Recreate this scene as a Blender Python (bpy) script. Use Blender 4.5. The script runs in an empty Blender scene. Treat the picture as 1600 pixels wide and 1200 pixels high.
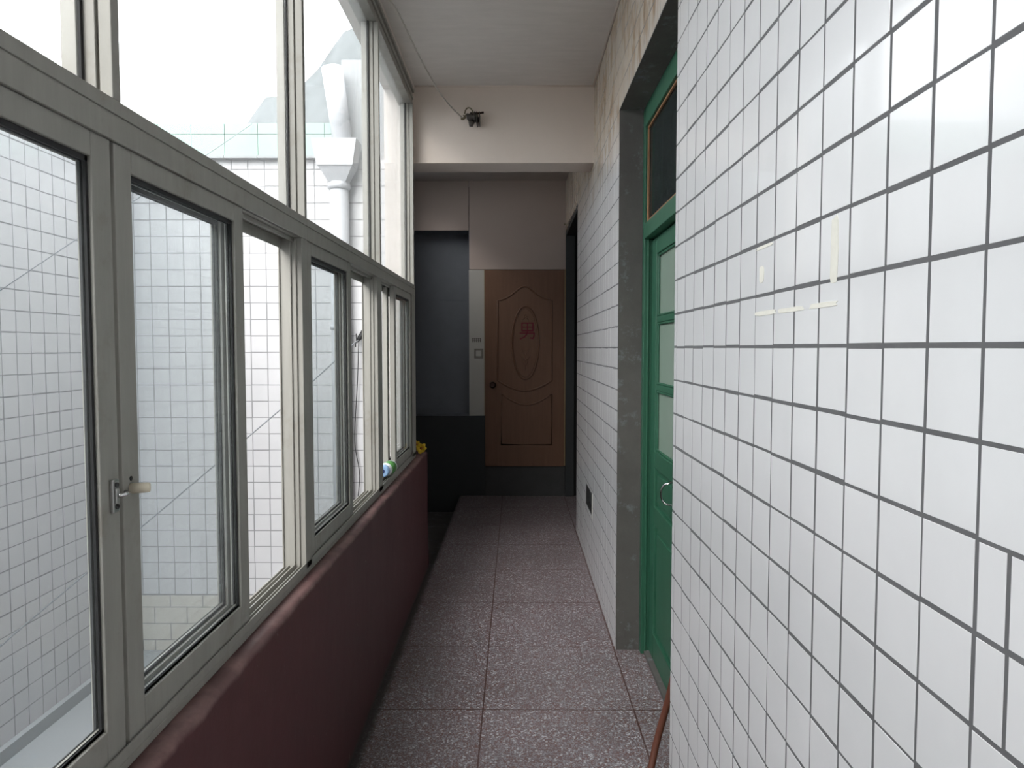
import bpy, bmesh, math, random
from mathutils import Vector, Matrix, noise
random.seed(7)
sc = bpy.context.scene
PI = math.pi

# ------------------------------------------------------------------ camera, world, exposure
cd = bpy.data.cameras.new('camera'); cam = bpy.data.objects.new('camera', cd)
sc.collection.objects.link(cam); sc.camera = cam
cd.sensor_width = 36; cd.lens = 1114.0 * 36 / 1600; cd.clip_start = .02; cd.clip_end = 400
cam.location = (0, 0, 1.4376)
cam.rotation_euler = (PI / 2 - .0502, 0, .006)

w = bpy.data.worlds.new('world'); sc.world = w; w.use_nodes = True
bg = w.node_tree.nodes['Background']
bg.inputs[0].default_value = (.95, .975, 1, 1); bg.inputs[1].default_value = 4.9

sd = bpy.data.lights.new('hazy_sun', 'SUN'); sd.energy = 5.0; sd.angle = math.radians(45); sd.color = (1, .97, .93)
sun = bpy.data.objects.new('hazy_sun', sd); sc.collection.objects.link(sun)
sun.rotation_euler = Vector((.26, .76, -.62)).to_track_quat('-Z', 'Y').to_euler()

sc.view_settings.view_transform = 'Standard'; sc.view_settings.look = 'None'
sc.view_settings.gamma = 1; sc.view_settings.use_curve_mapping = False
sc.view_settings.exposure = 0.0
sc.cycles.max_bounces = 14; sc.cycles.diffuse_bounces = 8; sc.cycles.transparent_max_bounces = 24
sc.cycles.glossy_bounces = 4

# ------------------------------------------------------------------ materials
def s2l(c):
    return tuple((v / 255 / 12.92) if v / 255 <= .04045 else ((v / 255 + .055) / 1.055) ** 2.4 for v in c)

class NT:
    def __init__(s, name):
        s.m = bpy.data.materials.new(name); s.m.use_nodes = True
        s.t = s.m.node_tree; s.b = s.t.nodes['Principled BSDF']; s.out = s.t.nodes['Material Output']
        s._co = None
    def n(s, typ, **kw):
        nd = s.t.nodes.new(typ)
        for k, v in kw.items():
            if k in nd.inputs: nd.inputs[k].default_value = v
            else: setattr(nd, k, v)
        return nd
    def l(s, a, b): s.t.links.new(a, b)
    @property
    def co(s):
        if s._co is None: s._co = s.n('ShaderNodeTexCoord').outputs['Object']
        return s._co
    def mapped(s, scale):
        m = s.n('ShaderNodeMapping'); m.inputs['Scale'].default_value = scale; s.l(s.co, m.inputs[0]); return m.outputs[0]
    def noise(s, scale, detail=4, rough=.6, vec=None, dist=0):
        nd = s.n('ShaderNodeTexNoise', Scale=scale, Detail=detail, Roughness=rough, Distortion=dist)
        s.l(vec or s.co, nd.inputs['Vector']); return nd.outputs[0]
    def ramp(s, fac, p0, c0, p1, c1):
        r = s.n('ShaderNodeValToRGB'); s.l(fac, r.inputs[0]); e = r.color_ramp.elements
        e[0].position = p0; e[0].color = (*c0, 1) if len(c0) == 3 else c0
        e[1].position = p1; e[1].color = (*c1, 1) if len(c1) == 3 else c1
        return r.outputs[0]
    def mask(s, fac, p0, p1): return s.ramp(fac, p0, (0, 0, 0), p1, (1, 1, 1))
    def mix(s, fac, a, b, mode='MIX'):
        m = s.n('ShaderNodeMix', data_type='RGBA', blend_type=mode)
        for sock, v in ((m.inputs[0], fac), (m.inputs[6], a), (m.inputs[7], b)):
            if hasattr(v, 'is_output'): s.l(v, sock)
            elif isinstance(v, (int, float)): sock.default_value = v
            else: sock.default_value = (*v, 1)
        return m.outputs[2]
    def math(s, op, a, b):
        m = s.n('ShaderNodeMath', operation=op)
        for sock, v in ((m.inputs[0], a), (m.inputs[1], b)):
            if hasattr(v, 'is_output'): s.l(v, sock)
            else: sock.default_value = v
        return m.outputs[0]
    def bump(s, h, strength=.3, dist=.002):
        b = s.n('ShaderNodeBump', Strength=strength, Distance=dist); s.l(h, b.inputs['Height']); s.l(b.outputs[0], s.b.inputs['Normal'])
    def fin(s, color, rough=.6, spec=.5, metal=0):
        if hasattr(color, 'is_output'): s.l(color, s.b.inputs['Base Color'])
        else: s.b.inputs['Base Color'].default_value = (*color, 1)
        s.b.inputs['Roughness'].default_value = rough
        s.b.inputs['Specular IOR Level'].default_value = spec
        s.b.inputs['Metallic'].default_value = metal
        return s.m

def plain(name, rgb, rough=.6, metal=0, var=.12, scale=30, bump=.15, spec=.5):
    t = NT(name); c = s2l(rgb); nz = t.noise(scale)
    col = t.mix(nz, tuple(v * (1 - var) for v in c), tuple(min(1, v * (1 + var)) for v in c))
    if bump: t.bump(t.noise(scale * 3), bump, .001)
    return t.fin(col, rough, spec, metal)

def m_tile(name='white_tile', a=(230, 230, 231), b=(241, 241, 242)):
    t = NT(name)
    col = t.mix(t.noise(6), s2l(a), s2l(b))
    sep = t.n('ShaderNodeSeparateXYZ'); t.l(t.co, sep.inputs[0])
    # brown water stains on the lintel over the green door
    zz = t.mask(sep.outputs[2], 0.0, 1.0)
    mr = t.n('ShaderNodeMapRange'); mr.inputs['From Min'].default_value = 2.25; mr.inputs['From Max'].default_value = 2.62
    t.l(sep.outputs[2], mr.inputs[0])
    mx = t.n('ShaderNodeMapRange'); mx.inputs['From Min'].default_value = 0.0; mx.inputs['From Max'].default_value = .35
    t.l(sep.outputs[0], mx.inputs[0])
    my = t.n('ShaderNodeMapRange'); my.inputs['From Min'].default_value = 2.0; my.inputs['From Max'].default_value = 2.5
    t.l(sep.outputs[1], my.inputs[0])
    gate = t.math('MULTIPLY', t.math('MULTIPLY', mr.outputs[0], mx.outputs[0]), my.outputs[0])
    blot = t.noise(3.4, 3, .6, vec=t.mapped((1, 2.2, 1)), dist=1.0)
    col = t.mix(t.math('MULTIPLY', gate, .75), col, s2l((212, 192, 166)))
    col = t.mix(t.math('MULTIPLY', t.math('MULTIPLY', gate, .75), t.mask(blot, .5, .66)), col, s2l((160, 122, 78)))
    t.b.inputs['Coat Weight'].default_value = .3
    return t.fin(col, .22, .5)

def m_grout(name='grey_grout', a=88, b=116):
    t = NT(name)
    return t.fin(t.mix(t.noise(14, 5), s2l((a, a, a + 2)), s2l((b, b, b + 1))), .9)

def m_terrazzo():
    t = NT('terrazzo')
    v = t.n('ShaderNodeTexVoronoi', Scale=250, Randomness=1); t.l(t.co, v.inputs['Vector'])
    sp = t.n('ShaderNodeSeparateColor'); t.l(v.outputs['Color'], sp.inputs[0])
    v2 = t.n('ShaderNodeTexVoronoi', Scale=165, Randomness=1); t.l(t.co, v2.inputs['Vector'])
    sp2 = t.n('ShaderNodeSeparateColor'); t.l(v2.outputs['Color'], sp2.inputs[0])
    base = t.mix(t.noise(40), s2l((108, 94, 97)), s2l((134, 119, 122)))
    c = t.mix(t.math('GREATER_THAN', sp.outputs[0], .62), base, s2l((122, 88, 82)))
    c = t.mix(t.math('GREATER_THAN', sp.outputs[1], .62), c, s2l((156, 152, 156)))
    c = t.mix(t.math('GREATER_THAN', sp2.outputs[2], .93), c, s2l((196, 194, 198)))
    c = t.mix(t.math('MULTIPLY', t.mask(t.noise(1.6, 4), .42, .7), .35), c, s2l((92, 82, 80)))
    # joints between the 60 cm slabs
    mp = t.n('ShaderNodeMapping'); mp.inputs['Location'].default_value = (.1325 + .6, .2296, 0); t.l(t.co, mp.inputs[0])
    br = t.n('ShaderNodeTexBrick', offset=0.0, squash=1.0, Scale=1.0)
    br.inputs['Brick Width'].default_value = .6; br.inputs['Row Height'].default_value = .6
    br.inputs['Mortar Size'].default_value = .0032; br.inputs['Mortar Smooth'].default_value = .1
    t.l(mp.outputs[0], br.inputs['Vector'])
    c = t.mix(t.math('MULTIPLY', br.outputs['Fac'], .85), c, s2l((78, 46, 38)))
    # grime collected along the foot of the parapet
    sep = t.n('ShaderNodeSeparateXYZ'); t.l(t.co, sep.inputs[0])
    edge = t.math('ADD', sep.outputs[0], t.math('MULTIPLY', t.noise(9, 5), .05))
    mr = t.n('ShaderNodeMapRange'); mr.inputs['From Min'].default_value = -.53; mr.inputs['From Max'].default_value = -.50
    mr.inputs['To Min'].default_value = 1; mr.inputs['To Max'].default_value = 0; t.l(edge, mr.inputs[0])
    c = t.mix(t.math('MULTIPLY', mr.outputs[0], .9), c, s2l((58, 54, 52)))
    return t.fin(c, .42, .4)

def m_plaster(name, rgb, var=.1, rough=.85, streak=(2, 9, 9)):
    t = NT(name); c = s2l(rgb)
    a = t.noise(2.2, 6, .7, vec=t.mapped(streak))
    col = t.mix(a, tuple(v * (1 - var) for v in c), tuple(min(1, v * (1 + var)) for v in c))
    t.bump(t.noise(9, 8, .7, vec=t.mapped(streak)), .35, .004)
    return t.fin(col, rough, .3)

def m_cement(name, rgb, var=.22):
    t = NT(name); c = s2l(rgb)
    col = t.mix(t.noise(5, 8, .7), tuple(v * (1 - var) for v in c), tuple(min(1, v * (1 + var)) for v in c))
    col = t.mix(t.math('MULTIPLY', t.mask(t.noise(11, 7, .75), .56, .66), .4), col, s2l((150, 158, 165)))
    t.bump(t.noise(22, 8, .7), .5, .004)
    return t.fin(col, .9, .25)

def m_alu():
    t = NT('dull_aluminium')
    st = t.noise(3, 6, .7, vec=t.mapped((8, 8, 1.0)))
    c = t.mix(st, s2l((126, 124, 118)), s2l((158, 156, 149)))
    c = t.mix(t.math('MULTIPLY', t.mask(t.noise(7, 6, .7), .56, .72), .45), c, s2l((112, 104, 92)))
    c = t.mix(t.math('MULTIPLY', t.mask(t.noise(16, 5, .7), .70, .76), .6), c, s2l((134, 104, 74)))
    t.bump(t.noise(60), .1, .001)
    return t.fin(c, .5, .5, .15)

def m_maroon():
    t = NT('maroon_paint')
    c = t.mix(t.noise(4, 6, .7, vec=t.mapped((1, 6, 1))), s2l((66, 34, 37)), s2l((82, 43, 45)))
    sep = t.n('ShaderNodeSeparateXYZ'); t.l(t.co, sep.inputs[0])
    h = t.math('ADD', sep.outputs[2], t.math('MULTIPLY', t.noise(8, 5), .03))
    mr = t.n('ShaderNodeMapRange'); mr.inputs['From Min'].default_value = .762; mr.inputs['From Max'].default_value = .772
    t.l(h, mr.inputs[0])
    c = t.mix(mr.outputs[0], c, t.mix(t.mask(t.noise(14, 6), .4, .6), s2l((120, 92, 89)), s2l((96, 70, 69))))
    c = t.mix(t.math('MULTIPLY', t.mask(t.noise(22, 6, .7), .66, .72), .7), c, s2l((126, 112, 108)))
    c = t.mix(t.mask(sep.outputs[2], .0, .03), s2l((60, 56, 54)), c)
    t.bump(t.noise(10, 7), .4, .004)
    return t.fin(c, .55, .4)

def m_glass(name, dust, tint=(.93, .96, .95), dustcol=(176, 182, 180)):
    t = NT(name)
    tr = t.n('ShaderNodeBsdfTransparent'); tr.inputs[0].default_value = (*tint, 1)
    gl = t.n('ShaderNodeBsdfGlossy', Roughness=.03); gl.inputs[0].default_value = (1, 1, 1, 1)
    lw = t.n('ShaderNodeLayerWeight', Blend=.5)
    fr = t.math('ADD', t.math('MULTIPLY', t.math('POWER', lw.outputs['Facing'], 5.0), .45), .012)
    m1 = t.n('ShaderNodeMixShader'); t.l(fr, m1.inputs[0]); t.l(tr.outputs[0], m1.inputs[1]); t.l(gl.outputs[0], m1.inputs[2])
    df = t.n('ShaderNodeBsdfDiffuse'); df.inputs[0].default_value = (*s2l(dustcol), 1)
    tl = t.n('ShaderNodeBsdfTranslucent'); tl.inputs[0].default_value = (*s2l(dustcol), 1)
    m2 = t.n('ShaderNodeMixShader'); m2.inputs[0].default_value = .5; t.l(df.outputs[0], m2.inputs[1]); t.l(tl.outputs[0], m2.inputs[2])
    nz = t.noise(3, 7, .7, vec=t.mapped((3, 7, 1.0)))
    f = t.math('MULTIPLY', t.math('ADD', t.mask(nz, .35, .75), .7), dust)
    m3 = t.n('ShaderNodeMixShader'); t.l(f, m3.inputs[0]); t.l(m1.outputs[0], m3.inputs[1]); t.l(m2.outputs[0], m3.inputs[2])
    t.l(m3.outputs[0], t.out.inputs[0])
    return t.m

def m_wood():
    t = NT('moulded_door_wood')
    a = t.noise(3, 6, .6, vec=t.mapped((14, 14, 1.0)), dist=.6)
    return t.fin(t.mix(a, s2l((108, 78, 61)), s2l((130, 96, 75))), .45, .4)

def m_green():
    t = NT('green_gloss_paint')
    c = t.mix(t.noise(4, 5, vec=t.mapped((6, 6, 1))), s2l((44, 94, 72)), s2l((60, 112, 88)))
    c = t.mix(t.math('MULTIPLY', t.mask(t.noise(30, 5), .70, .74), .5), c, s2l((120, 150, 140)))
    t.bump(t.noise(25), .15, .002)
    return t.fin(c, .38, .5)

def m_hill():
    t = NT('hazy_hillside')
    return t.fin(t.mix(t.noise(.35, 8, .7), s2l((78, 84, 84)), s2l((132, 136, 138))), 1, 0)

M = dict(plinth=plain('dark_plinth_cement', (74, 74, 74), .85, var=.2, scale=8), tile=m_tile(), tile_out=m_tile('toned_down_outdoor_tile', (184, 184, 186), (198, 197, 198)), grout=m_grout(), grout_out=m_grout('pale_grout', 122, 142), terr=m_terrazzo(), alu=m_alu(), maroon=m_maroon(), wood=m_wood(), green=m_green(), hill=m_hill(),  # tile_out: toned darker to keep the bright courtyard from blowing out
         ceil=m_plaster('grey_ceiling_plaster', (206, 200, 195), .14),
         beam=m_plaster('cream_wall_paint', (216, 204, 194), .04, streak=(2, 2, 2)),
         cement=m_cement('dark_cement', (104, 101, 98), .34),
         court=m_cement('courtyard_cement', (152, 155, 157), .06),
         board=plain('pale_pink_board', (184, 169, 160), .7, scale=3, var=.06),
         strip=plain('off_white_board', (186, 184, 178), .7, scale=3, var=.06),
         slate=m_plaster('slate_grey_paint', (124, 128, 135), .12, streak=(3, 3, 3)),
         wains=plain('black_green_wainscot_paint', (52, 55, 56), .6, var=.15, scale=6),
         mint=plain('mint_glazed_tile', (138, 166, 156), .4, var=.06),
         black=plain('black_rubber', (30, 30, 31), .7),
         steel=plain('worn_steel', (170, 170, 168), .35, metal=.8),
         chrome=plain('chrome', (205, 205, 205), .15, metal=1, bump=0),
         plug=plain('cream_wooden_plug', (206, 198, 178), .6),
         pvc=plain('white_pipe_plastic', (186, 188, 192), .4, var=.03),
         bead=plain('raw_brown_putty_bead', (164, 122, 88), .7, scale=20),
         frost=plain('frosted_green_glass', (146, 164, 150), .3, scale=5, var=.1, bump=.05),
         brick=plain('grey_split_tile', (184, 180, 172), .6, scale=12, var=.08),
         red=plain('dark_red_paint', (118, 14, 40), .5),
         tan=plain('tan_door_edge', (150, 128, 96), .6),
         stick=plain('brown_wood_stick', (108, 62, 46), .6, var=.35, scale=14),
         yellow=plain('yellow_petal', (214, 176, 34), .6, scale=40),
         orange=plain('orange_flower_heart', (150, 84, 26), .7),
         white=plain('white_plastic', (226, 230, 232), .4, var=.03, bump=0),
         label=plain('green_label', (76, 138, 66), .5), blue=plain('pale_blue_cap', (150, 184, 222), .4), navy=plain('navy_spot', (30, 44, 92), .5),
         ceramic=plain('dark_porcelain', (62, 56, 52), .4), brass=plain('tarnished_wire', (112, 102, 82), .5, metal=.5),
         flex=plain('off_white_twisted_flex', (176, 170, 162), .5), cable=plain('grey_steel_cable', (120, 124, 128), .5, metal=.3),
         plate=plain('grey_switch_plastic', (134, 130, 122), .5), mark=plain('faded_grey_print', (104, 98, 92), .7),
         yellowing=plain('yellowed_glue', (236, 233, 222), .7, scale=60, var=.08),
         knob=plain('dark_bronze', (58, 40, 34), .35, metal=.6), dark=plain('room_shade_grey', (52, 52, 52), .9),  # dark: grey that carries the shade of the spaces behind the doors
         glass_up=m_glass('dusty_upper_glass', .08, (.985, .99, .99), (215, 218, 218)), glass=m_glass('dusty_sash_glass', .04, (.95, .965, .968), (200, 206, 206)),
         glass_dark=m_glass('grimy_transom_glass', .42, (.6, .68, .66), (84, 92, 92)))

# ------------------------------------------------------------------ helpers
class MB:
    def __init__(s): s.v = []; s.f = []; s.mi = []; s.sm = []
    def quad(s, pts, mi=0, sm=False):
        b = len(s.v); s.v += [tuple(p) for p in pts]; s.f.append(tuple(range(b, b + len(pts)))); s.mi.append(mi); s.sm.append(sm)
    def box(s, x0, x1, y0, y1, z0, z1, mi=0):
        x0, x1 = min(x0, x1), max(x0, x1); y0, y1 = min(y0, y1), max(y0, y1); z0, z1 = min(z0, z1), max(z0, z1)
        b = len(s.v)
        s.v += [(x, y, z) for z in (z0, z1) for y in (y0, y1) for x in (x0, x1)]
        for f in ((0, 2, 3, 1), (4, 5, 7, 6), (0, 1, 5, 4), (2, 6, 7, 3), (0, 4, 6, 2), (1, 3, 7, 5)):
            s.f.append(tuple(b + i for i in f)); s.mi.append(mi); s.sm.append(False)
        return s
    def tube(s, pts, r, n=10, mi=0, caps=True, closed=False):
        pts = [Vector(p) for p in pts]; m = len(pts); rr = r if isinstance(r, (list, tuple)) else [r] * m
        b = len(s.v); up = None
        for i, p in enumerate(pts):
            a = pts[(i - 1) % m] if (closed or i > 0) else p; c = pts[(i + 1) % m] if (closed or i < m - 1) else p
            t = (c - a).normalized()
            if up is None:
                up = Vector((0, 0, 1)) if abs(t.z) < .9 else Vector((1, 0, 0))
            u = (up - t * up.dot(t)).normalized(); up = u; v = t.cross(u)
            for k in range(n):
                an = 2 * PI * k / n; s.v.append(tuple(p + (u * math.cos(an) + v * math.sin(an)) * rr[i]))
        for i in range(m if closed else m - 1):
            j = (i + 1) % m
            for k in range(n):
                k2 = (k + 1) % n
                s.f.append((b + i * n + k, b + i * n + k2, b + j * n + k2, b + j * n + k)); s.mi.append(mi); s.sm.append(True)
        if caps and not closed:
            s.f.append(tuple(b + k for k in range(n))[::-1]); s.mi.append(mi); s.sm.append(False)
            s.f.append(tuple(b + (m - 1) * n + k for k in range(n))); s.mi.append(mi); s.sm.append(False)
        return s
    def build(s, name, mats, parent=None, bevel=0, weld=False):
        me = bpy.data.meshes.new(name); me.from_pydata(s.v, [], s.f)
        mats = mats if isinstance(mats, (list, tuple)) else [mats]
        for m in mats: me.materials.append(m)
        me.polygons.foreach_set('material_index', s.mi); me.polygons.foreach_set('use_smooth', s.sm); me.update()
        if weld:
            bm = bmesh.new(); bm.from_mesh(me); bmesh.ops.remove_doubles(bm, verts=bm.verts, dist=1e-5); bm.to_mesh(me); bm.free()
        o = bpy.data.objects.new(name, me); sc.collection.objects.link(o)
        if parent: o.parent = parent
        if bevel:
            md = o.modifiers.new('bevel', 'BEVEL'); md.width = bevel; md.segments = 2; md.limit_method = 'ANGLE'; md.angle_limit = .6
        return o

def tag(o, label=None, cat=None, kind=None, group=None):
    if label: o['label'] = label
    if cat: o['category'] = cat
    if kind: o['kind'] = kind
    if group: o['group'] = group
    return o
def struct(o, label, cat): return tag(o, label, cat, 'structure')
def empty(name, loc=(0, 0, 0)):
    o = bpy.data.objects.new(name, None); sc.collection.objects.link(o); o.location = loc; o.empty_display_size = .05; return o
def part(name, mb, mat, root, bevel=0):
    """mesh given in world coordinates, re-expressed under its root"""
    o = mb.build(name, mat, root, bevel)
    off = root_off(root)
    o.data.transform(Matrix.Translation(-off)); return o
def root_off(root):
    v = Vector((0, 0, 0)); r = root
    while r is not None: v += r.location; r = r.parent
    return v
def sub_rects(r, hole):
    (a0, a1, b0, b1), (h0, h1, g0, g1) = r, hole
    if h0 >= a1 or h1 <= a0 or g0 >= b1 or g1 <= b0: return [r]
    out = []
    if a0 < h0: out.append((a0, h0, b0, b1))
    if a1 > h1: out.append((h1, a1, b0, b1))
    m0, m1 = max(a0, h0), min(a1, h1)
    if b0 < g0: out.append((m0, m1, b0, g0))
    if b1 > g1: out.append((m0, m1, g1, b1))
    return out

def tiles(mb, P, regions, u_org, v_org, pitch, g=.0057, lift=.0007, jit=.0011, mi=0, extra=None, skew=None):
    """P(u,v,h) -> world; regions are (u0,u1,v0,v1); square lattice through (u_org,v_org)"""
    ulo = min(r[0] for r in regions); uhi = max(r[1] for r in regions)
    vlo = min(r[2] for r in regions); vhi = max(r[3] for r in regions)
    i0 = math.floor((ulo - u_org) / pitch) - 1; i1 = math.ceil((uhi - u_org) / pitch) + 1
    j0 = math.floor((vlo - v_org) / pitch) - 1; j1 = math.ceil((vhi - v_org) / pitch) + 1
    rnd = random.Random(3)
    wob = lambda a: (rnd.random() - .5) * 2 * a
    rowj = {j: [wob(jit) for _ in range(1)] for j in range(j0, j1 + 2)}
    for i in range(i0, i1):
        for j in range(j0, j1):
            cells = [(u_org + i * pitch, u_org + (i + 1) * pitch)]
            if extra and (i, j) in extra:
                m = sum(cells[0]) / 2; cells = [(cells[0][0], m), (m, cells[0][1])]
            for (ca, cb) in cells:
                gg = g * (1 + wob(.25))
                a0 = ca + gg / 2 + wob(jit); a1 = cb - gg / 2 + wob(jit)
                b0 = v_org + j * pitch + gg / 2 + wob(jit); b1 = v_org + (j + 1) * pitch - gg / 2 + wob(jit)
                tl = [wob(.0002) for _ in range(4)]
                for r in regions:
                    x0, x1, y0, y1 = max(a0, r[0]), min(a1, r[1]), max(b0, r[2]), min(b1, r[3])
                    if x1 - x0 < .004 or y1 - y0 < .004: continue
                    c = .0006
                    hb = -lift
                    o = [(x0, y0, hb), (x1, y0, hb), (x1, y1, hb), (x0, y1, hb)]
                    q = [(x0 + c, y0 + c, tl[0]), (x1 - c, y0 + c, tl[1]), (x1 - c, y1 - c, tl[2]), (x0 + c, y1 - c, (tl[0] + tl[2] - tl[1]))]
                    o = [P(*k) for k in o]; q = [P(*k) for k in q]
                    mb.quad(q, mi)
                    for k in range(4): mb.quad((o[k], o[(k + 1) % 4], q[(k + 1) % 4], q[k]), mi)

XR = .474; TP = .0991; YK = 2.1154; ZK = 1.4407
CEIL = 3.035
SLIT = (4.40, 4.80, .385, .525)
# ------------------------------------------------------------------ floor, ceiling, beam
mb = MB()
mb.box(-.62, .474, -3.0, 4.69, -.92, 0)
mb.box(-.55, .474, 4.69, 6.9, -.92, 0)
mb.box(.474, .66, 2.147, 3.34, -.10, 0)
mb.box(.474, 1.7, 5.57, 6.9, -.10, 0)
struct(mb.build('floor', M['terr']), 'speckled grey terrazzo floor of the narrow corridor with dark red joints', 'floor')
mb = MB(); mb.box(-.80, .9, -3.0, 4.43, CEIL, CEIL + .14); mb.box(-1.05, .9, 4.43, 7.3, CEIL, CEIL + .14)
struct(mb.build('ceiling', M['ceil']), 'rough brushed grey plaster ceiling over the corridor', 'ceiling')
mb = MB(); mb.box(-.80, XR + .01, 4.43, 4.66, 2.57, CEIL + .005)
struct(mb.build('ceiling_beam', M['beam'], bevel=.004), 'cream painted beam crossing the corridor under the ceiling', 'beam')
mb = MB()
mb.tube([(XR - .003, -3.0, CEIL - .002), (XR - .003, 4.43, CEIL - .002)], .008, 6)
mb.tube([(-.62, 4.428, CEIL - .002), (XR, 4.428, CEIL - .002)], .006, 6)
struct(mb.build('trim_1', M['beam']), 'thin pale plaster line where ceiling meets the right wall and beam', 'trim')

# ------------------------------------------------------------------ right tiled wall
regs = [(-3.0, 2.147, 0, CEIL), (2.147, 3.34, 2.53, CEIL), (3.34, 5.57, 0, CEIL), (5.57, 6.9, 2.54, CEIL)]
regs2 = []
for r in regs: regs2 += sub_rects(r, SLIT)
mb = MB()
tiles(mb, lambda u, v, h: (XR - h, u, v), regs2, YK, ZK, TP, extra={(-15, -3), (-15, -4)})
for (a0, a1, b0, b1) in regs2: mb.box(XR + .0005, XR + .12, a0, a1, b0, b1, 1)
mb.box(XR + .10, .90, -3.0, 2.13, 0, CEIL, 1); mb.box(XR + .10, .90, 3.36, 5.57, 0, CEIL, 1); mb.box(XR + .1, .9, 5.57, 6.9, 2.56, CEIL, 1)
mb.box(XR + .10, .90, 2.13, 3.36, 2.53, CEIL, 1)
struct(mb.build('wall_right', [M['tile'], M['grout']]), 'white square tiled wall with grey grout along the right of the corridor', 'wall')
# cement reveal around the green door
mb = MB()
mb.box(XR + .0015, .66, 3.3395, 3.36, 0, 2.5305); mb.box(XR + .0015, .66, 2.13, 2.1475, 0, 2.5305); mb.box(XR + .0015, .66, 2.13, 3.36, 2.5295, 2.545)
struct(mb.build('trim_2', M['cement']), 'dark grey cement reveal lining the deep recess of the green door', 'door reveal')
# spaces behind the doors, their shade put into a dark wall colour
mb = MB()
mb.box(.72, .74, 2.1, 3.4, 0, 2.6); mb.box(.66, .74, 3.36, 3.38, 0, 2.6); mb.box(.66, .74, 2.1, 2.13, 0, 2.6)  # closure added close behind the door to keep sky light out
struct(mb.build('wall_closure', M['dark']), 'shallow dark closure added behind the green door to stop sky light', 'wall')
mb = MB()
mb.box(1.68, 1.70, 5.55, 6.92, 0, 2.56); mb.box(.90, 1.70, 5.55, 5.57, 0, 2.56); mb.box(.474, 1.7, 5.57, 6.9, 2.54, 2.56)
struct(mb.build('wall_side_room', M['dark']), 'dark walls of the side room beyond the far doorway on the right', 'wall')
mb = MB(); mb.box(.476, .575, 5.571, 5.60, 0, 2.54); mb.box(.476, .56, 6.86, 6.895, 0, 2.54); mb.box(.476, .575, 5.571, 6.86, 2.51, 2.54)
struct(mb.build('door_3', M['wains'], bevel=.003), 'black painted frame of the open dark doorway at the far end on the right', 'doorway')

# ------------------------------------------------------------------ green double door
d1 = empty('door_1', (.62, 2.75, 0)); struct(d1, 'green painted wooden double door with three small panes and a ring handle, set back in the tiled wall', 'door')
mb = MB()
mb.box(.585, .665, 3.292, 3.3395, 0, 2.53); mb.box(.585, .665, 2.1475, 2.195, 0, 2.53)
mb.box(.585, .665, 2.195, 3.292, 2.44, 2.53); mb.box(.585, .665, 2.195, 3.292, 1.935, 2.005)
mb.box(.60, .61, 3.285, 3.292, 0, 1.935)
part('frame', mb, M['green'], d1, .003)
mb = MB()
for (a, b, c, e) in ((2.195, 3.292, 2.005, 2.020), (2.195, 3.292, 2.432, 2.44), (3.284, 3.292, 2.020, 2.432), (2.195, 2.203, 2.020, 2.432)):
    mb.box(.596, .607, a, b, c, e)
tag(part('glazing_bead', mb, M['bead'], d1, .003), 'raw brown putty bead')
mb = MB(); mb.box(.607, .611, 2.2, 3.29, 2.01, 2.435)
tag(part('transom_pane', mb, M['glass_dark'], d1), 'dark grimy glass pane')
def leaf(y0, y1, handle_y):
    x0, x1 = .622, .66
    mb = MB(); st = .10
    mb.box(x0, x1, y0, y0 + st, .02, 1.93); mb.box(x0, x1, y1 - st, y1, .02, 1.93)
    a, b = y0 + st, y1 - st
    for (z0, z1) in ((1.855, 1.93), (.90, .975), (.64, .725), (.02, .14)): mb.box(x0, x1, a, b, z0, z1)
    for z in (1.565, 1.262): mb.box(x0 + .004, x1 - .004, a, b, z - .014, z + .014)
    mb.box(x0 + .014, x1 - .008, a, b, .725, .90); mb.box(x0 + .014, x1 - .008, a, b, .14, .64)
    mb.box(x0 + .006, x1 - .008, a + .03, b - .03, .75, .875); mb.box(x0 + .006, x1 - .008, a + .03, b - .03, .175, .605)
    # moulding round the panes
    for z0, z1 in ((.975, 1.248), (1.276, 1.551), (1.579, 1.855)):
        mb.box(x0 + .006, x0 + .016, a, a + .012, z0, z1); mb.box(x0 + .006, x0 + .016, b - .012, b, z0, z1)
        mb.box(x0 + .006, x0 + .016, a, b, z0, z0 + .01); mb.box(x0 + .006, x0 + .016, a, b, z1 - .01, z1)
    o = part('door_leaf', mb, M['green'], d1, .004)
    for z0, z1 in ((.975, 1.248), (1.276, 1.551), (1.579, 1.855)):
        p = MB(); p.box(x0 + .016, x0 + .020, a, b, z0, z1)
        tag(part('pane', p, M['frost'], o), 'frosted grey green glass pane')
    if handle_y is None: return o
    h = MB()
    h.tube([(x0, handle_y, .917), (x0 - .02, handle_y, .918), (x0 - .036, handle_y, .912)] +
           [(x0 - .036 - .022 * math.sin(PI * k / 12), handle_y + .012 * math.sin(PI * k / 12), .872 + .04 * math.cos(PI * k / 12)) for k in range(1, 12)] +
           [(x0 - .036, handle_y, .832), (x0 - .018, handle_y, .828), (x0, handle_y, .828)], .0042, 8)
    h.tube([(x0 - .003, handle_y, .917), (x0 - .003, handle_y, .9175), (x0, handle_y, .9175)], .010, 10)
    tag(part('handle', h, M['chrome'], o), 'chrome pull handle')
    return o
leaf(2.690, 3.290, 2.742)
leaf(2.197, 2.686, None)
mb = MB(); mb.box(.60, .665, 2.1475, 3.3395, 0, .018)
part('threshold', mb, M['cement'], d1)

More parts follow.
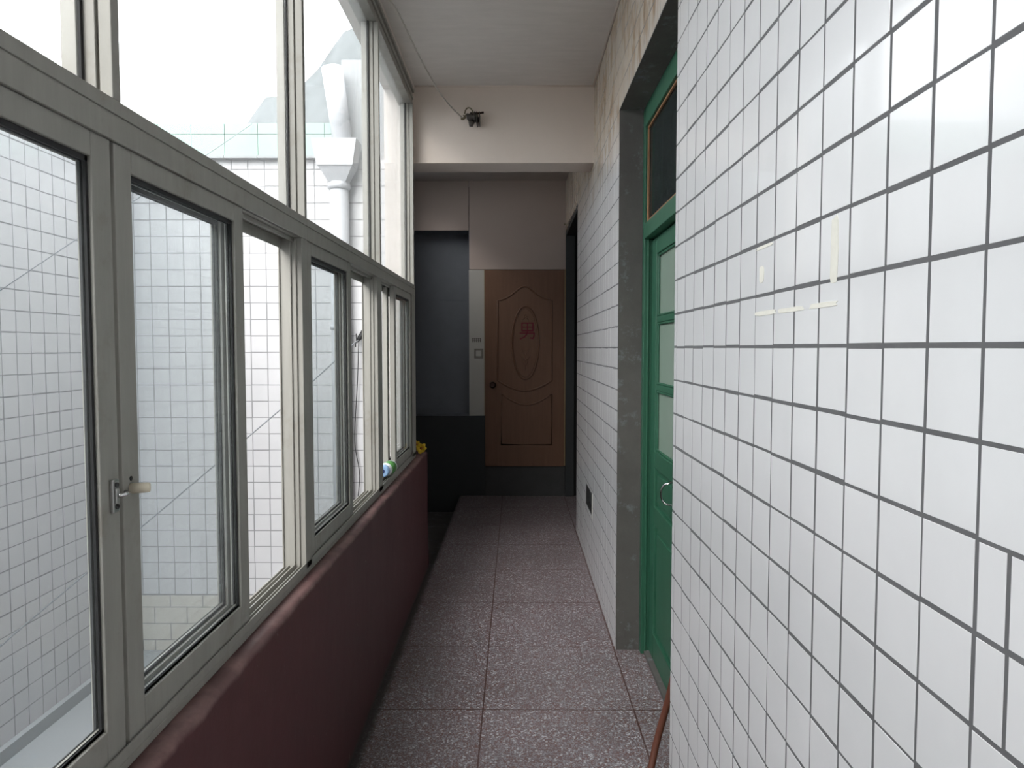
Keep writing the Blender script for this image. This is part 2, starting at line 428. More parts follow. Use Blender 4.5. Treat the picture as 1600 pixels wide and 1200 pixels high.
# socket hole in the far tiles
sk = empty('wall_socket_box', (XR, 4.60, .385)); tag(sk, 'small dark rectangular socket box sunk in the lower white tiles past the green door', 'socket box')
y0, y1, z0, z1 = SLIT
mb = MB(); mb.box(XR + .045, XR + .05, y0, y1, z0, z1); mb.box(XR + .001, XR + .05, y0, y0 + .006, z0, z1); mb.box(XR + .001, XR + .05, y1 - .006, y1, z0, z1)
mb.box(XR + .001, XR + .05, y0, y1, z0, z0 + .006); mb.box(XR + .001, XR + .05, y0, y1, z1 - .006, z1)
part('back_box', mb, M['black'], sk)
mb = MB(); mb.box(XR + .02, XR + .028, y0 + .03, y0 + .17, z0 + .02, z1 - .02); mb.box(XR + .02, XR + .028, y0 + .21, y1 - .03, z0 + .02, z1 - .02)
part('socket_plate', mb, M['wains'], sk, .003)
mb = MB(); mb.box(XR - .004, XR + .004, y0 - .012, y0 + .004, z0 - .01, z1 + .01)
tag(part('edge_strip', mb, M['strip'], sk, .001), 'pale plastic edge strip')

# yellowed glue marks left by a notice on the tiles
mb = MB()
for (a0, a1, b0, b1) in ((1.06, 1.085, 1.53, 1.635), (1.06, 1.16, 1.500, 1.508), (1.18, 1.30, 1.500, 1.508), (1.31, 1.42, 1.500, 1.509), (1.375, 1.40, 1.565, 1.595), (1.33, 1.42, 1.628, 1.634)):
    nx = 8
    pts = []
    for k in range(14):
        an = 2 * PI * k / 14; sx, sy = math.cos(an), math.sin(an)
        e = .75 + .2 * random.random()
        ux = (a0 + a1) / 2 + (a1 - a0) / 2 * math.copysign(abs(sx) ** .45, sx) * (e + .15)
        vz = (b0 + b1) / 2 + (b1 - b0) / 2 * math.copysign(abs(sy) ** .45, sy) * (e + .15)
        pts.append((ux, vz))
    mb.quad([(XR - .0009, u, v) for u, v in pts]); mb.quad([(XR - .0002, u, v) for u, v in pts[::-1]])
    for k in range(14):
        (a, b), (c, e) = pts[k], pts[(k + 1) % 14]
        mb.quad([(XR - .0009, a, b), (XR - .0002, a, b), (XR - .0002, c, e), (XR - .0009, c, e)])
tag(mb.build('glue_residue', M['yellowing']), 'faint yellow glue marks of a removed notice on the near white tiles', 'glue marks')

# ------------------------------------------------------------------ parapet
mb = MB()
prof = [(-.70, -.92), (-.70, .70), (-.695, .764), (-.612, .767), (-.598, .766), (-.587, .763), (-.582, .753), (-.582, .60), (-.580, .3), (-.576, .10), (-.574, -.10), (-.574, -.92)]
ys = [-3.0 + 7.62 * k / 180 for k in range(181)]
rows = []
for y in ys:
    row = []
    for i, (x, z) in enumerate(prof):
        a = .005 if i in (5, 6) else (.003 if i > 6 else .0015)
        nx = noise.noise(Vector((y * 3.1, z * 5, 1.3))) + .5 * noise.noise(Vector((y * 9, z * 9, 4)))
        nz = noise.noise(Vector((y * 3.7, 7.7, i * .4)))
        row.append((x + a * nx, y, z + (.004 * nz if i == 6 else 0)))
    rows.append(row)
b = 0
for r in rows: mb.v += r
n = len(prof)
for k in range(len(ys) - 1):
    for i in range(n - 1):
        mb.f.append((k * n + i, k * n + i + 1, (k + 1) * n + i + 1, (k + 1) * n + i)); mb.mi.append(0); mb.sm.append(True)
mb.f.append(tuple(range(n))); mb.mi.append(0); mb.sm.append(False)
mb.f.append(tuple((len(ys) - 1) * n + i for i in range(n))[::-1]); mb.mi.append(0); mb.sm.append(False)
struct(mb.build('wall_left', M['maroon']), 'low maroon painted parapet with a worn ledge under the windows on the left', 'wall')

# ------------------------------------------------------------------ windows
XF, XB = -.62, -.69
ZT0, ZT1, ZTG = 1.757, 1.822, 1.797
def frame_members(mb, y0, y1, uppers, post, first):
    # transom with its ribs
    mb.box(XB, XF - .003, y0, y1, ZT0, ZT1 - .004); mb.box(XF - .01, XF, y0, y1, ZTG + .0025, ZT1); mb.box(XF - .01, XF + .001, y0, y1, ZT0, ZTG - .0015)
    mb.box(XF - .030, XF - .026, y0, y1, ZT0 - .012, ZT0); mb.box(XF - .066, XF - .062, y0, y1, ZT0 - .03, ZT0)
    # sill tracks
    mb.box(XB - .004, XF, y0, y1, .768, .783); mb.box(XF - .004, XF, y0, y1, .783, .803)
    mb.box(XF - .037, XF - .033, y0, y1, .783, .800); mb.box(XF - .022, XF - .019, y0, y1, .783, .795); mb.box(XF - .055, XF - .052, y0, y1, .783, .795)
    mb.box(XB, XB + .004, y0, y1, .783, .792)
    # head
    mb.box(XB - .02, XF - .008, y0, y1, 2.90, 2.995); mb.box(XF - .02, XF, y0, y1, 2.935, 2.955); mb.box(XF - .02, XF + .004, y0, y1, 2.975, 2.995)
    # upper mullions: front rib, groove, back rib, outer bar
    for yr in uppers:
        mb.box(XF - .020, XF, yr - .022, yr, ZT1, 2.90); mb.box(XF - .025, XF - .018, yr - .017, yr - .004, ZT1, 2.90)
        mb.box(XF - .044, XF - .024, yr - .024, yr + .002, ZT1, 2.90); mb.box(XB - .006, XF - .052, yr - .026, yr + .004, ZT1, 2.90)
        mb.box(XF - .053, XF - .043, yr - .015, yr - .006, ZT1, 2.90)
    # lower jamb posts
    a, b = post
    mb.box(XB, XF, a, b, .783, ZT0)
    for s0, s1 in ((XF - .037, XF - .033), (XF - .021, XF - .018), (XF - .070, XF - .066), (XF - .003, XF)):
        mb.box(s0, s1, a - .007, a, .79, ZT0 - .002); mb.box(s0, s1, b, b + .005, .79, ZT0 - .002)
    if first:
        mb.box(XB, XF, y0, y0 + .04, .783, ZT0)

def sash(win, y0, y1, outer=False, lw=.05, rw=.05):
    x1 = XF - (.040 if outer else .006); x0 = x1 - .024
    z0, z1 = .797 if not outer else .795, 1.765 if not outer else 1.75
    mb = MB()
    mb.box(x0, x1, y0, y0 + lw, z0, z1); mb.box(x0, x1, y1 - rw, y1, z0, z1)
    mb.box(x0, x1, y0 + lw + .0008, y1 - rw - .0008, z0, .85); mb.box(x0, x1, y0 + lw + .0008, y1 - rw - .0008, 1.72, z1)
    mb.box(x0 + .006, x0 + .018, y0 + lw - .01, y1 - rw + .01, .84, .856)
    o = part('sash', mb, M['alu'], win, .0016)
    g = MB(); a, b = y0 + lw, y1 - rw
    for xa, xb in ((x0 + .006, x0 + .010), (x0 + .014, x0 + .018)):
        g.box(xa, xb, a - .001, a + .006, .85, 1.72); g.box(xa, xb, b - .006, b + .001, .85, 1.72)
        g.box(xa, xb, a, b, .85, .856); g.box(xa, xb, a, b, 1.712, 1.721)
    tag(part('gasket', g, M['black'], o), 'black rubber gasket')
    g = MB(); g.box(x0 + .0102, x0 + .0138, a, b, .85, 1.72)
    tag(part('pane', g, M['glass'], o), 'dusty glass pane')
    return o

def window(n, y0, y1, uppers, post, panes, label, first=False):
    wd = empty('window_%d' % n, (XF, y0, .768)); struct(wd, label, 'window')
    mb = MB(); frame_members(mb, y0, y1, uppers, post, first)
    part('window_frame', mb, M['alu'], wd, .0012)
    for a, b in panes:
        g = MB(); g.box(XF - .050, XF - .046, a, b, ZT1 - .004, 2.91)
        tag(part('upper_pane', g, M['glass_up'], wd), 'dusty fixed glass pane')
        g = MB()
        for ya, yb in ((a - .0, a + .006), (b - .007, b)): g.box(XF - .046, XF - .042, ya, yb, ZT1, 2.90)
        part('glazing_strip', g, M['black'], wd)
    return wd
w5 = window(5, -3.0, -1.90, [-1.90], (-1.95, -1.90), [(-3.0, -1.924)], 'aluminium window bay farthest behind the viewer', True)
sash(w5, -2.96, -1.96); 
w4 = window(4, -1.90, .13, [-.885, .13], (.08, .13), [(-1.898, -.909), (-.883, .106)], 'aluminium four sash window bay just behind the viewer')
sash(w4, -1.90, -1.40, True); sash(w4, -1.42, -.905); sash(w4, -.89, -.38); sash(w4, -.42, .076, True)
w1 = window(1, .13, 2.13, [1.135, 2.13], (2.08, 2.13), [(.132, 1.111), (1.137, 2.106)],
            'nearest aluminium window bay with a centre lock, its right hand opening standing open')
sash(w1, .15, .66, True); sA = sash(w1, .55, 1.111); sB = sash(w1, 1.121, 1.645); sash(w1, 1.15, 1.652, True, .03)
w2 = window(2, 2.13, 3.29, [3.29], (3.20, 3.29), [(2.132, 3.266)], 'middle aluminium window bay with the drainpipe behind its upper glass')
sash(w2, 2.138, 2.71); sash(w2, 2.14, 2.73, True)
w3 = window(3, 3.29, 4.38, [4.36], (4.25, 4.38), [(3.292, 4.336)], 'farthest aluminium window bay beside the beam, jar lying in its track')
sash(w3, 3.665, 4.243); sash(w3, 3.645, 4.235, True)
# lock on the meeting stiles
lk = MB(); yc, zc = 1.092, 1.209; xs = XF - .006
lk.box(xs, xs + .006, yc - .009, yc + .009, zc - .026, zc + .026); lk.box(xs + .006, xs + .009, yc - .005, yc + .005, zc - .012, zc + .012)
lo = part('lock_plate', lk, M['steel'], sA, .002); tag(lo, 'worn steel lock plate')
for dz in (-.017, .017):
    s_ = MB(); s_.tube([(xs + .004, yc, zc + dz), (xs + .0085, yc, zc + dz)], .004, 10)
    s_ = part('screw', s_, M['black'], lo)
lk = MB(); lk.tube([(xs + .010, yc - .002, zc), (xs + .016, yc + .008, zc + .001), (xs + .013, yc + .022, zc), (xs + .004, yc + .03, zc)], .0035, 8)
tag(part('lock_hook', lk, M['chrome'], lo), 'bright steel hook')
lk = MB(); lk.tube([(xs - .001, 1.143, 1.210), (xs + .020, 1.150, 1.2105), (xs + .026, 1.152, 1.2105), (xs + .028, 1.153, 1.2105)], [.0085, .0085, .008, .006], 14)
tag(part('wooden_plug', lk, M['plug'], sB), 'cream wooden plug')
lk = MB(); lk.tube([(xs - .001, 1.145, 1.2265), (xs + .001, 1.145, 1.2265)], .004, 8)
part('screw_hole', lk, M['black'], sB)
# plaster infill above and beyond the window
mb = MB(); mb.box(-.80, -.622, -3.0, 4.43, 2.995, CEIL); mb.box(-.80, -.632, 4.38, 4.43, .76, CEIL)
struct(mb.build('trim_3', M['ceil']), 'grey plaster filler over the window head and beside the beam', 'trim')

# ------------------------------------------------------------------ far end of the corridor
YE = 6.9
mb = MB()
mb.box(-.452, .474, YE, YE + .02, 2.193, 3.04); mb.box(-1.05, -.456, YE, YE + .02, 2.565, 3.04); 
we = empty('wall_end', (0, YE, 0)); struct(we, 'dark end wall of the corridor with pale boards above the men\'s room door', 'wall')
part('upper_board', mb, M['board'], we, .002)
mb = MB(); mb.box(-.456, -.308, YE, YE + .02, .782, 2.189)
part('side_board', mb, M['strip'], we, .002)
mb = MB(); mb.box(-2.0, -.303, YE - .004, YE + .02, -.9, .779)
part('wainscot', mb, M['wains'], we)
mb = MB(); mb.box(-2.0, -.456, YE + .25, YE + .27, .779, 2.6); mb.box(-.46, -.452, YE + .02, YE + .27, .779, 2.565); mb.box(-2.0, -.456, YE + .0, YE + .25, .77, .779)
mb.box(-2.0, -.456, YE + .245, YE + .25, 1.914, 1.922)
mb.box(-2.0, -.456, YE + .02, YE + .25, 2.565, 2.6)
part('niche', mb, M['slate'], we)
mb = MB(); mb.box(-.303, .474, YE - .012, YE + .02, 0, .288)
part('plinth', mb, M['plinth'], we, .003)
mb = MB(); mb.box(-2.1, 1.72, YE + .27, YE + .35, -.9, CEIL); mb.box(.474, 1.7, YE, YE + .02, 0, 2.6)
part('backing', mb, M['dark'], we)

d2 = empty('door_2', (.08, YE, .29)); struct(d2, 'brown moulded wood door at the end marked with a red character for men', 'door')
mb = MB(); x0, x1, z0, z1 = -.301, .461, .292, 2.186
mb.box(x0, x1, YE - .028, YE + .01, z0, z1)
yf = YE - .028
lf = part('door_leaf', mb, M['wood'], d2, .003)
def px2(u, v): return ((u - 807) * 6.9 / 1114, 1.437 - (v - 545) * 6.9 / 1114 + .003)
def mould(pts, r=.009, closed=False):
    m = MB(); m.tube([(a, yf, b) for a, b in pts], r, 8, closed=closed); return m
mo = MB()
cx = .087
arch = [px2(778, 596), px2(778, 540), px2(778, 472)] + [px2(778 + 84 * t, 472 - 20 * math.exp(-((t - .5) / .25) ** 2) - 2 * math.sin(PI * t)) for t in [k / 16 for k in range(1, 16)]] + [px2(862, 472), px2(862, 540), px2(862, 596)]
low = [px2(862 - 84 * t, 596 + 16 * math.sin(PI * t)) for t in [k / 14 for k in range(1, 14)]]
mo.tube([(a, yf, b) for a, b in arch + low], .009, 8, closed=True)
rect = [px2(784 + 78 * t, 617 + 17 * math.sin(PI * t)) for t in [k / 14 for k in range(0, 15)]] + [px2(862, 696), px2(784, 696)]
mo.tube([(a, yf, b) for a, b in rect], .008, 8, closed=True)
mo.tube([(cx + .13 * math.cos(2 * PI * k / 36), yf, 1.49 + .35 * math.sin(2 * PI * k / 36)) for k in range(36)], .009, 8, closed=True)
mo.tube([(cx + .115 * math.cos(2 * PI * k / 36), yf, 1.49 + .33 * math.sin(2 * PI * k / 36)) for k in range(36)], .004, 6, closed=True)
part('moulding', mo, M['wood'], lf)
# carved leaf spray inside the oval
mo = MB()
for sgn in (-1, 1):
    for k, (dz, L, an) in enumerate(((-.12, .07, .5), (-.17, .07, .8), (-.22, .06, .35), (.24, .04, .8), (.27, .04, .3))):
        p0 = Vector((cx, yf, 1.49 + dz)); d = Vector((sgn * math.sin(an), 0, math.cos(an) * (1 if dz < 0 else -1)))
        mo.tube([p0, p0 + d * L * .5 + Vector((sgn * .008, 0, 0)), p0 + d * L], [.003, .006, .002], 6)
mo.tube([(cx, yf, 1.22), (cx + .004, yf, 1.40)], .004, 6)
part('carved_spray', mo, M['wood'], lf)
kb = MB(); kb.tube([(-.227, yf, 1.084), (-.227, yf - .012, 1.084), (-.227, yf - .02, 1.084), (-.227, yf - .045, 1.084), (-.227, yf - .058, 1.084), (-.227, yf - .062, 1.084)], [.032, .030, .012, .014, .028, .02], 16)
tag(part('knob', kb, M['knob'], lf), 'dark round door knob')
# the character: upper field square with cross, lower part with hook
ch = MB(); ox, oz, s = .107, 1.604, .155
def st(pts, wd=.0125):
    P = [Vector((ox + (a - .5) * s, 0, oz + (b - .5) * s)) for a, b in pts]
    for p, q in zip(P, P[1:]):
        d = (q - p); L = d.length; d.normalize(); nn = Vector((-d.z, 0, d.x)) * wd / 2; p = p - d * wd * .3; q = q + d * wd * .3
        A = [p + nn, p - nn, q - nn, q + nn]
        fr = [(v.x, yf - .004, v.z) for v in A]; bk = [(v.x, yf + .001, v.z) for v in A]
        ch.quad(fr); ch.quad(bk[::-1])
        for k in range(4): ch.quad([fr[k], bk[k], bk[(k + 1) % 4], fr[(k + 1) % 4]])
st([(.16, .98), (.84, .98), (.84, .50), (.16, .50), (.16, .98)]); st([(.16, .74), (.84, .74)], .010); st([(.5, .98), (.5, .50)], .010)
st([(.04, .36), (.92, .36), (.90, .16), (.84, .03), (.68, .06)]); st([(.5, .48), (.45, .28), (.32, .12), (.06, .0)])
tag(part('painted_character', ch, M['red'], lf), 'dark red painted character for men')
mb = MB(); mb.box(.462, .4735, YE - .035, YE + .01, .30, 2.19); mb.box(-.309, -.302, YE - .02, YE + .005, .79, 2.19)
tag(part('door_edge', mb, M['tan'], d2), 'tan door frame edge')

sp = empty('light_switch', (-.363, YE - .0, 1.34)); tag(sp, 'square grey light switch on the pale strip left of the brown door', 'switch')
mb = MB(); mb.box(-.406, -.321, YE - .009, YE + .001, 1.341, 1.433); part('switch_plate', mb, M['plate'], sp, .003)
mb = MB(); mb.box(-.390, -.338, YE - .013, YE - .008, 1.358, 1.416); tag(part('rocker', mb, M['strip'], sp, .003), 'pale rocker')
mb = MB()
mb.box(-.430, -.340, YE - .002, YE + .0005, 1.530, 1.535)
for k in range(5): mb.box(-.428 + k * .019, -.421 + k * .019, YE - .002, YE + .0005, 1.494, 1.53)
mb.box(-.430, -.340, YE - .002, YE + .0005, 1.512, 1.516)
tag(mb.build('wall_marking', M['mark']), 'faded grey stamped marking on the strip just above the light switch', 'marking')

# stairwell
mb = MB()
mb.box(-1.05, -.551, 4.63, 6.895, -.92, -.16); mb.box(-1.35, -1.05, 4.63, 6.895, -.92, -.32); mb.box(-1.65, -1.35, 4.63, 6.895, -.92, -.48); mb.box(-2.0, -1.65, 4.63, 6.895, -.92, -.64)
struct(mb.build('stair_steps', M['cement'], bevel=.004), 'dark cement steps going down to the left past the parapet end', 'steps')
mb = MB()
mb.box(-2.1, -2.0, 4.6, 7.17, -.92, 2.6)
mb.box(-2.1, -.70, 4.592, 4.62, -.92, 2.6); mb.box(-2.0, -1.05, 4.6, 6.9, 2.565, 2.66)
for (a, b, c, e) in ((4.6, 5.0, 2.6, CEIL), (6.3, 7.17, 2.6, CEIL), (5.0, 6.3, 2.6, 2.68), (5.0, 6.3, 2.98, CEIL)): mb.box(-1.06, -1.05, a, b, c, e); mb.box(-2.0, -1.05, 6.9, 7.17, 2.6, 2.66)  # unseen high opening added here to let sky light onto the corridor end
struct(mb.build('wall_stair', M['slate']), 'dark slate grey walls of the stairwell left of the corridor end', 'wall')

# nail and short wire at the far right corner
mb = MB(); mb.tube([(.464, YE - .001, 2.62), (.464, YE - .03, 2.62)], .006, 8)
mb.tube([(.455, YE - .012, 2.60), (.47, 6.5, 2.575), (.474, 6.1, 2.56), (.476, 5.8, 2.555)], .003, 6)
tag(mb.build('nail_wire', M['brass']), 'short dark wire tied to a nail at the upper right of the brown door', 'wire')

# ------------------------------------------------------------------ courtyard
PC = .1013; XL = -2.38; YF = 4.4; GZ = -.468
mb = MB()
low = -.112
tiles(mb, lambda u, v, h: (u, YF - h, v), [(XL, -.705, low, 2.583)], -1.638, 1.412, PC, g=.005)
# longer tiles in staggered courses near the ground
z = low
for r, hh in enumerate((.078, .105, .105, .07)):
    u = XL - (r % 2) * .1
    while u < -.705:
        a, b = max(u + .003, XL), min(u + .204 - .003, -.705)
        if b - a > .01:
            mb.box(a, b, YF - .001, YF + .003, z - hh + .003, z - .003, 2)
        u += .204
    z -= hh
mb.box(XL - .2, -.70, YF + .0005, YF + .19, -.9, 2.583, 1)
struct(mb.build('wall_wing', [M['tile_out'], M['grout_out'], M['brick']]), 'white tiled courtyard wall facing the viewer beyond the windows', 'wall')
mb = MB()
tiles(mb, lambda u, v, h: (XL + h, u, v), [(-4.0, YF - .003, GZ + .06, 2.583)], YF, 1.412, PC, g=.005)
mb.box(XL - .2, XL - .0005, -4.0, YF, -.9, 2.583, 1)
mb.box(XL - .2, XL + .03, -4.0, YF, -.9, GZ + .065, 2)
struct(mb.build('wall_courtyard', [M['tile_out'], M['grout_out'], M['court']]), 'white tiled side wall of the courtyard seen through the nearest sash', 'wall')
mb = MB()
def cop(x0, x1, y0, y1, face):
    for k, (za, zb) in enumerate(((2.583, 2.60), (2.602, 2.728), (2.731, 2.795))):
        e = .02 if k == 0 else 0
        if face == 'y':
            u = x0
            while u < x1: mb.box(u, min(u + .199, x1), y0 - e, y1, za, zb, 1 if k == 0 else 0); u += .202
        else:
            u = y0
            while u < y1: mb.box(x0, x1 + e, u, min(u + .199, y1), za, zb, 1 if k == 0 else 0); u += .202
cop(XL + .01, -1.06, YF - .03, YF + .2, 'y'); cop(XL - .22, XL + .008, -4.0, YF + .2, 'x')
struct(mb.build('wall_coping', [M['mint'], M['court']]), 'mint green glazed tile coping along the top of the courtyard walls', 'coping')
mb = MB(); mb.box(-1.06, -.80, YF + .0, YF + .2, 2.583, 3.18); mb.box(-.80, -.70, YF, YF + .03, 2.583, 3.18)
struct(mb.build('wall_upper_block', M['court']), 'pale grey rendered block rising behind the drainpipe hopper', 'wall')
mb = MB(); mb.box(XL, -.80, -4.0, YF, GZ - .1, GZ)
struct(mb.build('floor_courtyard', M['court']), 'grey cement ground of the narrow courtyard', 'ground')
mb = MB(); mb.box(-90, 60, -40, 120, -1.0, -.92)
struct(mb.build('ground', M['court']), 'bare ground around the building, out of sight', 'ground')

# hazy hill beyond
mb = MB(); prof = [(-60, 8), (-40, 14), (-27, 18), (-23.4, 20.5), (-21.6, 23.2), (-19.5, 23.6), (-17.5, 24.8), (-16, 26.6), (-14.5, 29), (-12.5, 29.8), (-10, 29), (-6, 31), (0, 32), (14, 24), (40, 10)]
N = 90; nr = 14; xs_ = [-60 + 100 * k / N for k in range(N + 1)]
def hz(x):
    for (a, b), (c, e) in zip(prof, prof[1:]):
        if a <= x <= c: return b + (e - b) * (x - a) / (c - a)
    return 5
for r in range(nr + 1):
    t = r / nr
    for x in xs_:
        h = hz(x) * math.sin(PI / 2 * min(1, t * 1.6)) * (1 if t < .62 else max(0, 1 - (t - .62) * 2))
        h += 1.1 * noise.noise(Vector((x * .5, t * 9, 2))) * (.3 + t)
        mb.v.append((x, 50 + 22 * t, max(-1, h - 1 if r == 0 else h)))
for r in range(nr):
    for k in range(N):
        a = r * (N + 1) + k; mb.f.append((a, a + 1, a + N + 2, a + N + 1)); mb.mi.append(0); mb.sm.append(True)
struct(mb.build('hill', M['hill']), 'pale hazy hill beyond the courtyard wall', 'hill')

# drainpipe with hopper head
dp = empty('drainpipe', (-1.076, YF - .07, GZ)); tag(dp, 'white round drainpipe with a box hopper on the courtyard wall', 'drainpipe')
X, Y = -1.064, YF - .072
mb = MB(); mb.tube([(X, Y, GZ), (X, Y, 1.2), (X, Y, 2.40)], .056, 20); part('pipe', mb, M['pvc'], dp)
mb = MB(); mb.tube([(X, Y, 2.385), (X, Y, 2.395), (X, Y, 2.415), (X, Y, 2.43)], [.058, .068, .068, .06], 20)
part('collar', mb, M['pvc'], dp)
for zz in (.35, 1.55):
    mb = MB(); mb.tube([(X, Y, zz), (X, Y, zz + .03)], .062, 20); part('pipe_clamp', mb, M['pvc'], dp)
mb = MB()
def frus(x0, x1, ya, yb, za, X0, X1, Ya, Yb, zb, mi=0):
    A = [(x0, ya, za), (x1, ya, za), (x1, yb, za), (x0, yb, za)]; B = [(X0, Ya, zb), (X1, Ya, zb), (X1, Yb, zb), (X0, Yb, zb)]
    mb.quad(A[::-1], mi); mb.quad(B, mi)
    for k in range(4): mb.quad([A[k], A[(k + 1) % 4], B[(k + 1) % 4], B[k]], mi)
frus(-1.171, -.961, YF - .17, YF - .035, 2.512, -1.200, -.935, YF - .18, YF - .035, 2.664)
frus(X - .05, X + .05, Y - .05, Y + .037, 2.425, -1.168, -.964, YF - .165, YF - .035, 2.513)
part('hopper', mb, M['pvc'], dp, .004)
mb = MB(); mb.tube([(-1.036, Y, 2.63), (-1.066, Y - .005, 2.88), (-1.095, Y - .01, 3.10)], [.058, .060, .063], 20)
part('leaning_pipe', mb, M['pvc'], dp)

# outdoor cables
def px(u, v, Y): return (( u - 807) * Y / 1114 + 0, Y, 1.437 - (v - 545) * Y / 1114)
def wire(name, pts, r, mat, label, cat='cable', n=6, sub=6):
    P = [Vector(p) for p in pts]; out = []
    for i in range(len(P) - 1):
        p0 = P[max(i - 1, 0)]; p1 = P[i]; p2 = P[i + 1]; p3 = P[min(i + 2, len(P) - 1)]
        for k in range(sub):
            t = k / sub; out.append(.5 * ((2 * p1) + (-p0 + p2) * t + (2 * p0 - 5 * p1 + 4 * p2 - p3) * t * t + (-p0 + 3 * p1 - 3 * p2 + p3) * t ** 3))
    out.append(P[-1]); m = MB(); m.tube(out, r, n)
    return tag(m.build(name, mat), label, cat)
wire('outdoor_cable', [(-2.375, 3.10, .02), px(0, 1005, 3.18), px(225, 818, 3.66), px(438, 640, 4.02), px(500, 586, 4.12), px(552, 539, 4.2), px(560, 533, 4.325)], .0035, M['cable'],
     'grey cable stretched diagonally low across the courtyard behind the lower sashes')
wire('roof_cable', [(-2.375, 3.28, 1.70), px(100, 391, 3.5), px(240, 301, 3.85), px(330, 246, 4.1), px(400, 200, 4.36)], .002, M['cable'],
     'thin faint cable rising to the mint green coping')
wire('hanging_cable', [px(561, 532, 4.34), px(558, 600, 4.36), px(553, 690, 4.37), px(560, 745, 4.37), px(554, 800, 4.37)], .0028, M['black'],
     'thin black cable hanging down the white tiled courtyard wall')
cj = empty('cable_clamp', px(562, 532, 4.36)); tag(cj, 'black cable clamp with loose wire ends on the courtyard wall', 'clamp')
mb = MB(); a = Vector(px(570, 520, 4.37)); b = Vector(px(558, 534, 4.35)); mb.tube([a, (a + b) / 2, b], [.022, .016, .010], 8); part('clamp_body', mb, M['black'], cj)
mb = MB(); mb.tube([px(558, 533, 4.35), px(557, 529, 4.345), px(557, 522, 4.35)], .003, 6); mb.tube([px(559, 536, 4.35), px(556, 537, 4.345), px(556, 543, 4.35)], .003, 6)
part('loose_wire', mb, M['black'], cj)

# ------------------------------------------------------------------ ceiling wire and insulator
base = [px(596, -30, 2.75), px(610, 0, 3.0), px(625, 30, 3.22), px(640, 60, 3.45), px(655, 92, 3.66), px(672, 124, 3.86), px(690, 154, 4.08), px(708, 176, 4.25), px(724, 191, 4.36)]
P = [Vector(p) for p in base]; P[0].z = CEIL - .004
out = []
for i in range(len(P) - 1):
    p0 = P[max(i - 1, 0)]; p1 = P[i]; p2 = P[i + 1]; p3 = P[min(i + 2, len(P) - 1)]
    for k in range(12):
        t = k / 12; out.append(.5 * ((2 * p1) + (-p0 + p2) * t + (2 * p0 - 5 * p1 + 4 * p2 - p3) * t * t + (-p0 + 3 * p1 - 3 * p2 + p3) * t ** 3))
out.append(P[-1])
mb = MB()
for ph in (0, PI):
    q = []
    for i, p in enumerate(out):
        a = i * .95 + ph; q.append(p + Vector((math.cos(a) * .0028, 0, math.sin(a) * .0028)))
    mb.tube(q, .0026, 6)
tag(mb.build('twisted_flex', M['flex']), 'off white twisted electric flex slung under the ceiling to the beam', 'wire')

ins = empty('wire_insulator', px(738, 190, 4.40)); tag(ins, 'dark porcelain wire insulator with a wire loop fixed to the cream beam', 'insulator')
c = Vector(px(738, 191, 4.37))
def K(dx, dz, dy=0): return (c.x + dx, c.y + dy, c.z + dz)
mb = MB(); mb.tube([K(-.030, .0), K(-.022, .002), K(-.012, .004), K(-.002, .004), K(.008, .004), K(.018, .004), K(.026, .004)], [.010, .024, .017, .030, .018, .032, .028], 16)
mb.tube([K(-.006, -.020), K(.004, -.042), K(.010, -.044)], [.014, .020, .012], 12)
part('porcelain_body', mb, M['ceramic'], ins)
mb = MB(); mb.box(c.x + .030, c.x + .036, c.y - .02, c.y + .06, c.z - .040, c.z + .03); mb.box(c.x + .046, c.x + .051, c.y - .02, c.y + .06, c.z - .036, c.z + .03)
mb.box(c.x - .02, c.x + .051, c.y + .052, c.y + .062, c.z - .01, c.z + .02)
part('bracket', mb, M['ceramic'], ins, .001)
mb = MB(); mb.tube([K(.02, .024), K(.05, .026), K(.074, .030)], .0065, 8); part('bolt', mb, M['knob'], ins)
mb = MB(); mb.tube([K(-.016 + .0 + .024 * math.cos(a), .022 + .036 * math.sin(a)) for a in [PI * k / 12 for k in range(13)]], .0042, 8)
mb.tube([K(-.05, .012), K(-.038, .010), K(-.026, .022), K(-.01, .018)], .0045, 8)
mb.tube([K(-.064, -.006), K(-.05, -.006), K(-.034, .002)], [.008, .009, .006], 8)
tag(part('wire_loop', mb, M['brass'], ins), 'tarnished wire loop')

# ------------------------------------------------------------------ small things on the ledge
jar = empty('plastic_jar', (-.64, 3.5, .803)); tag(jar, 'white plastic jar with a green label lying in the far window track', 'jar')
A = Vector((-.652, 3.455, .837)); B = Vector((-.634, 3.60, .837)); d = (B - A).normalized()
def al(t): return A + d * t
mb = MB(); mb.tube([al(.02), al(.024), al(.05), al(.135), al(.144), al(.146)], [.024, .031, .033, .033, .030, .02], 20); part('body', mb, M['white'], jar)
mb = MB(); mb.tube([al(.052), al(.122)], .0338, 20); tag(part('label_wrap', mb, M['label'], jar), 'green label')
mb = MB(); mb.tube([al(-.004), al(-.002), al(.022)], [.024, .030, .030], 20); cp = part('cap', mb, M['blue'], jar); tag(cp, 'pale blue cap')
mb = MB(); mb.tube([al(-.0055), al(-.003)], .011, 14); tag(part('cap_spot', mb, M['navy'], cp), 'navy spot')

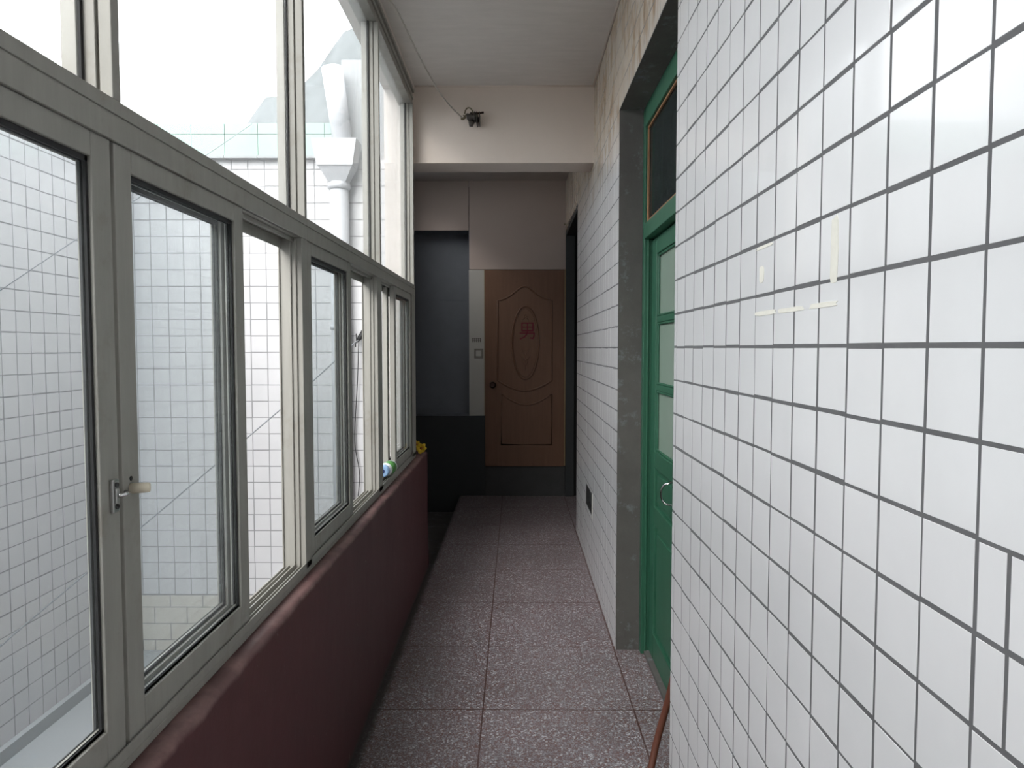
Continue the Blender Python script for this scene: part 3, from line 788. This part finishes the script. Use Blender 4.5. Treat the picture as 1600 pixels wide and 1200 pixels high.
fl = empty('yellow_flower', (-.612, 4.50, .766)); tag(fl, 'yellow artificial flower lying on the far end of the maroon ledge', 'flower')
rnd = random.Random(5)
for bi, (bx, by, bz, R_, tilt) in enumerate(((-.600, 4.49, .806, .034, .3), (-.634, 4.52, .822, .028, -.5))):
    n_ = 7
    for k in range(n_):
        an = 2 * PI * k / n_ + bi; L = R_ * rnd.uniform(.85, 1.15); wdt = .013
        m = MB(); C0 = Vector((bx, by, bz)); u = Vector((math.cos(an), -.55 + .15 * math.sin(k * 2.3), math.sin(an))).normalized(); v = u.cross(Vector((0, 1, 0))).normalized(); nn = u.cross(v)
        ring = []
        for (t, ww, up) in ((.12, .35, 0), (.45, .95, .004), (.75, 1.0, .003), (1.0, .45, -.006)):
            for q in (-1, 0, 1):
                ring.append(C0 + u * L * t + v * wdt * ww * q + nn * (up + (.003 if q else 0)))
        th = nn * .0012
        for j in range(3):
            for q in range(2):
                a, b_, c_, e_ = ring[j * 3 + q], ring[j * 3 + q + 1], ring[j * 3 + q + 4], ring[j * 3 + q + 3]
                m.quad([a, b_, c_, e_], 0, True); m.quad([e_ - th, c_ - th, b_ - th, a - th], 0, True)
        part('petal', m, M['yellow'], fl)
    m = MB(); m.tube([(bx, by + .004, bz), (bx, by - .010, bz), (bx, by - .014, bz)], [.009, .010, .005], 10)
    tag(part('flower_heart', m, M['orange'], fl), 'orange flower heart')
m = MB(); m.tube([(-.60, 4.495, .80), (-.606, 4.50, .785), (-.62, 4.50, .771), (-.634, 4.52, .815)], .0028, 6)
part('stem', m, M['yellow'], fl)

# stick leaning in the door recess
pts = [(.438, 2.29, .012), (.452, 2.315, .045), (.470, 2.34, .10), (.490, 2.348, .17), (.512, 2.35, .25), (.529, 2.345, .34), (.541, 2.33, .48), (.551, 2.29, .75), (.556, 2.23, 1.05), (.558, 2.165, 1.35)]
mb = MB(); mb.tube(pts, [.0115, .012, .0122, .012, .0118, .0112, .0105, .010, .010, .009], 12)
tag(mb.build('wooden_stick', M['stick']), 'crooked brown wooden stick leaning in the recess of the green door', 'stick')

# wall behind the viewer
mb = MB(); mb.box(-.80, .90, -3.1, -3.0, -.1, CEIL + .14)
struct(mb.build('wall_back', M['beam']), 'cream painted wall closing the corridor behind the viewer', 'wall')
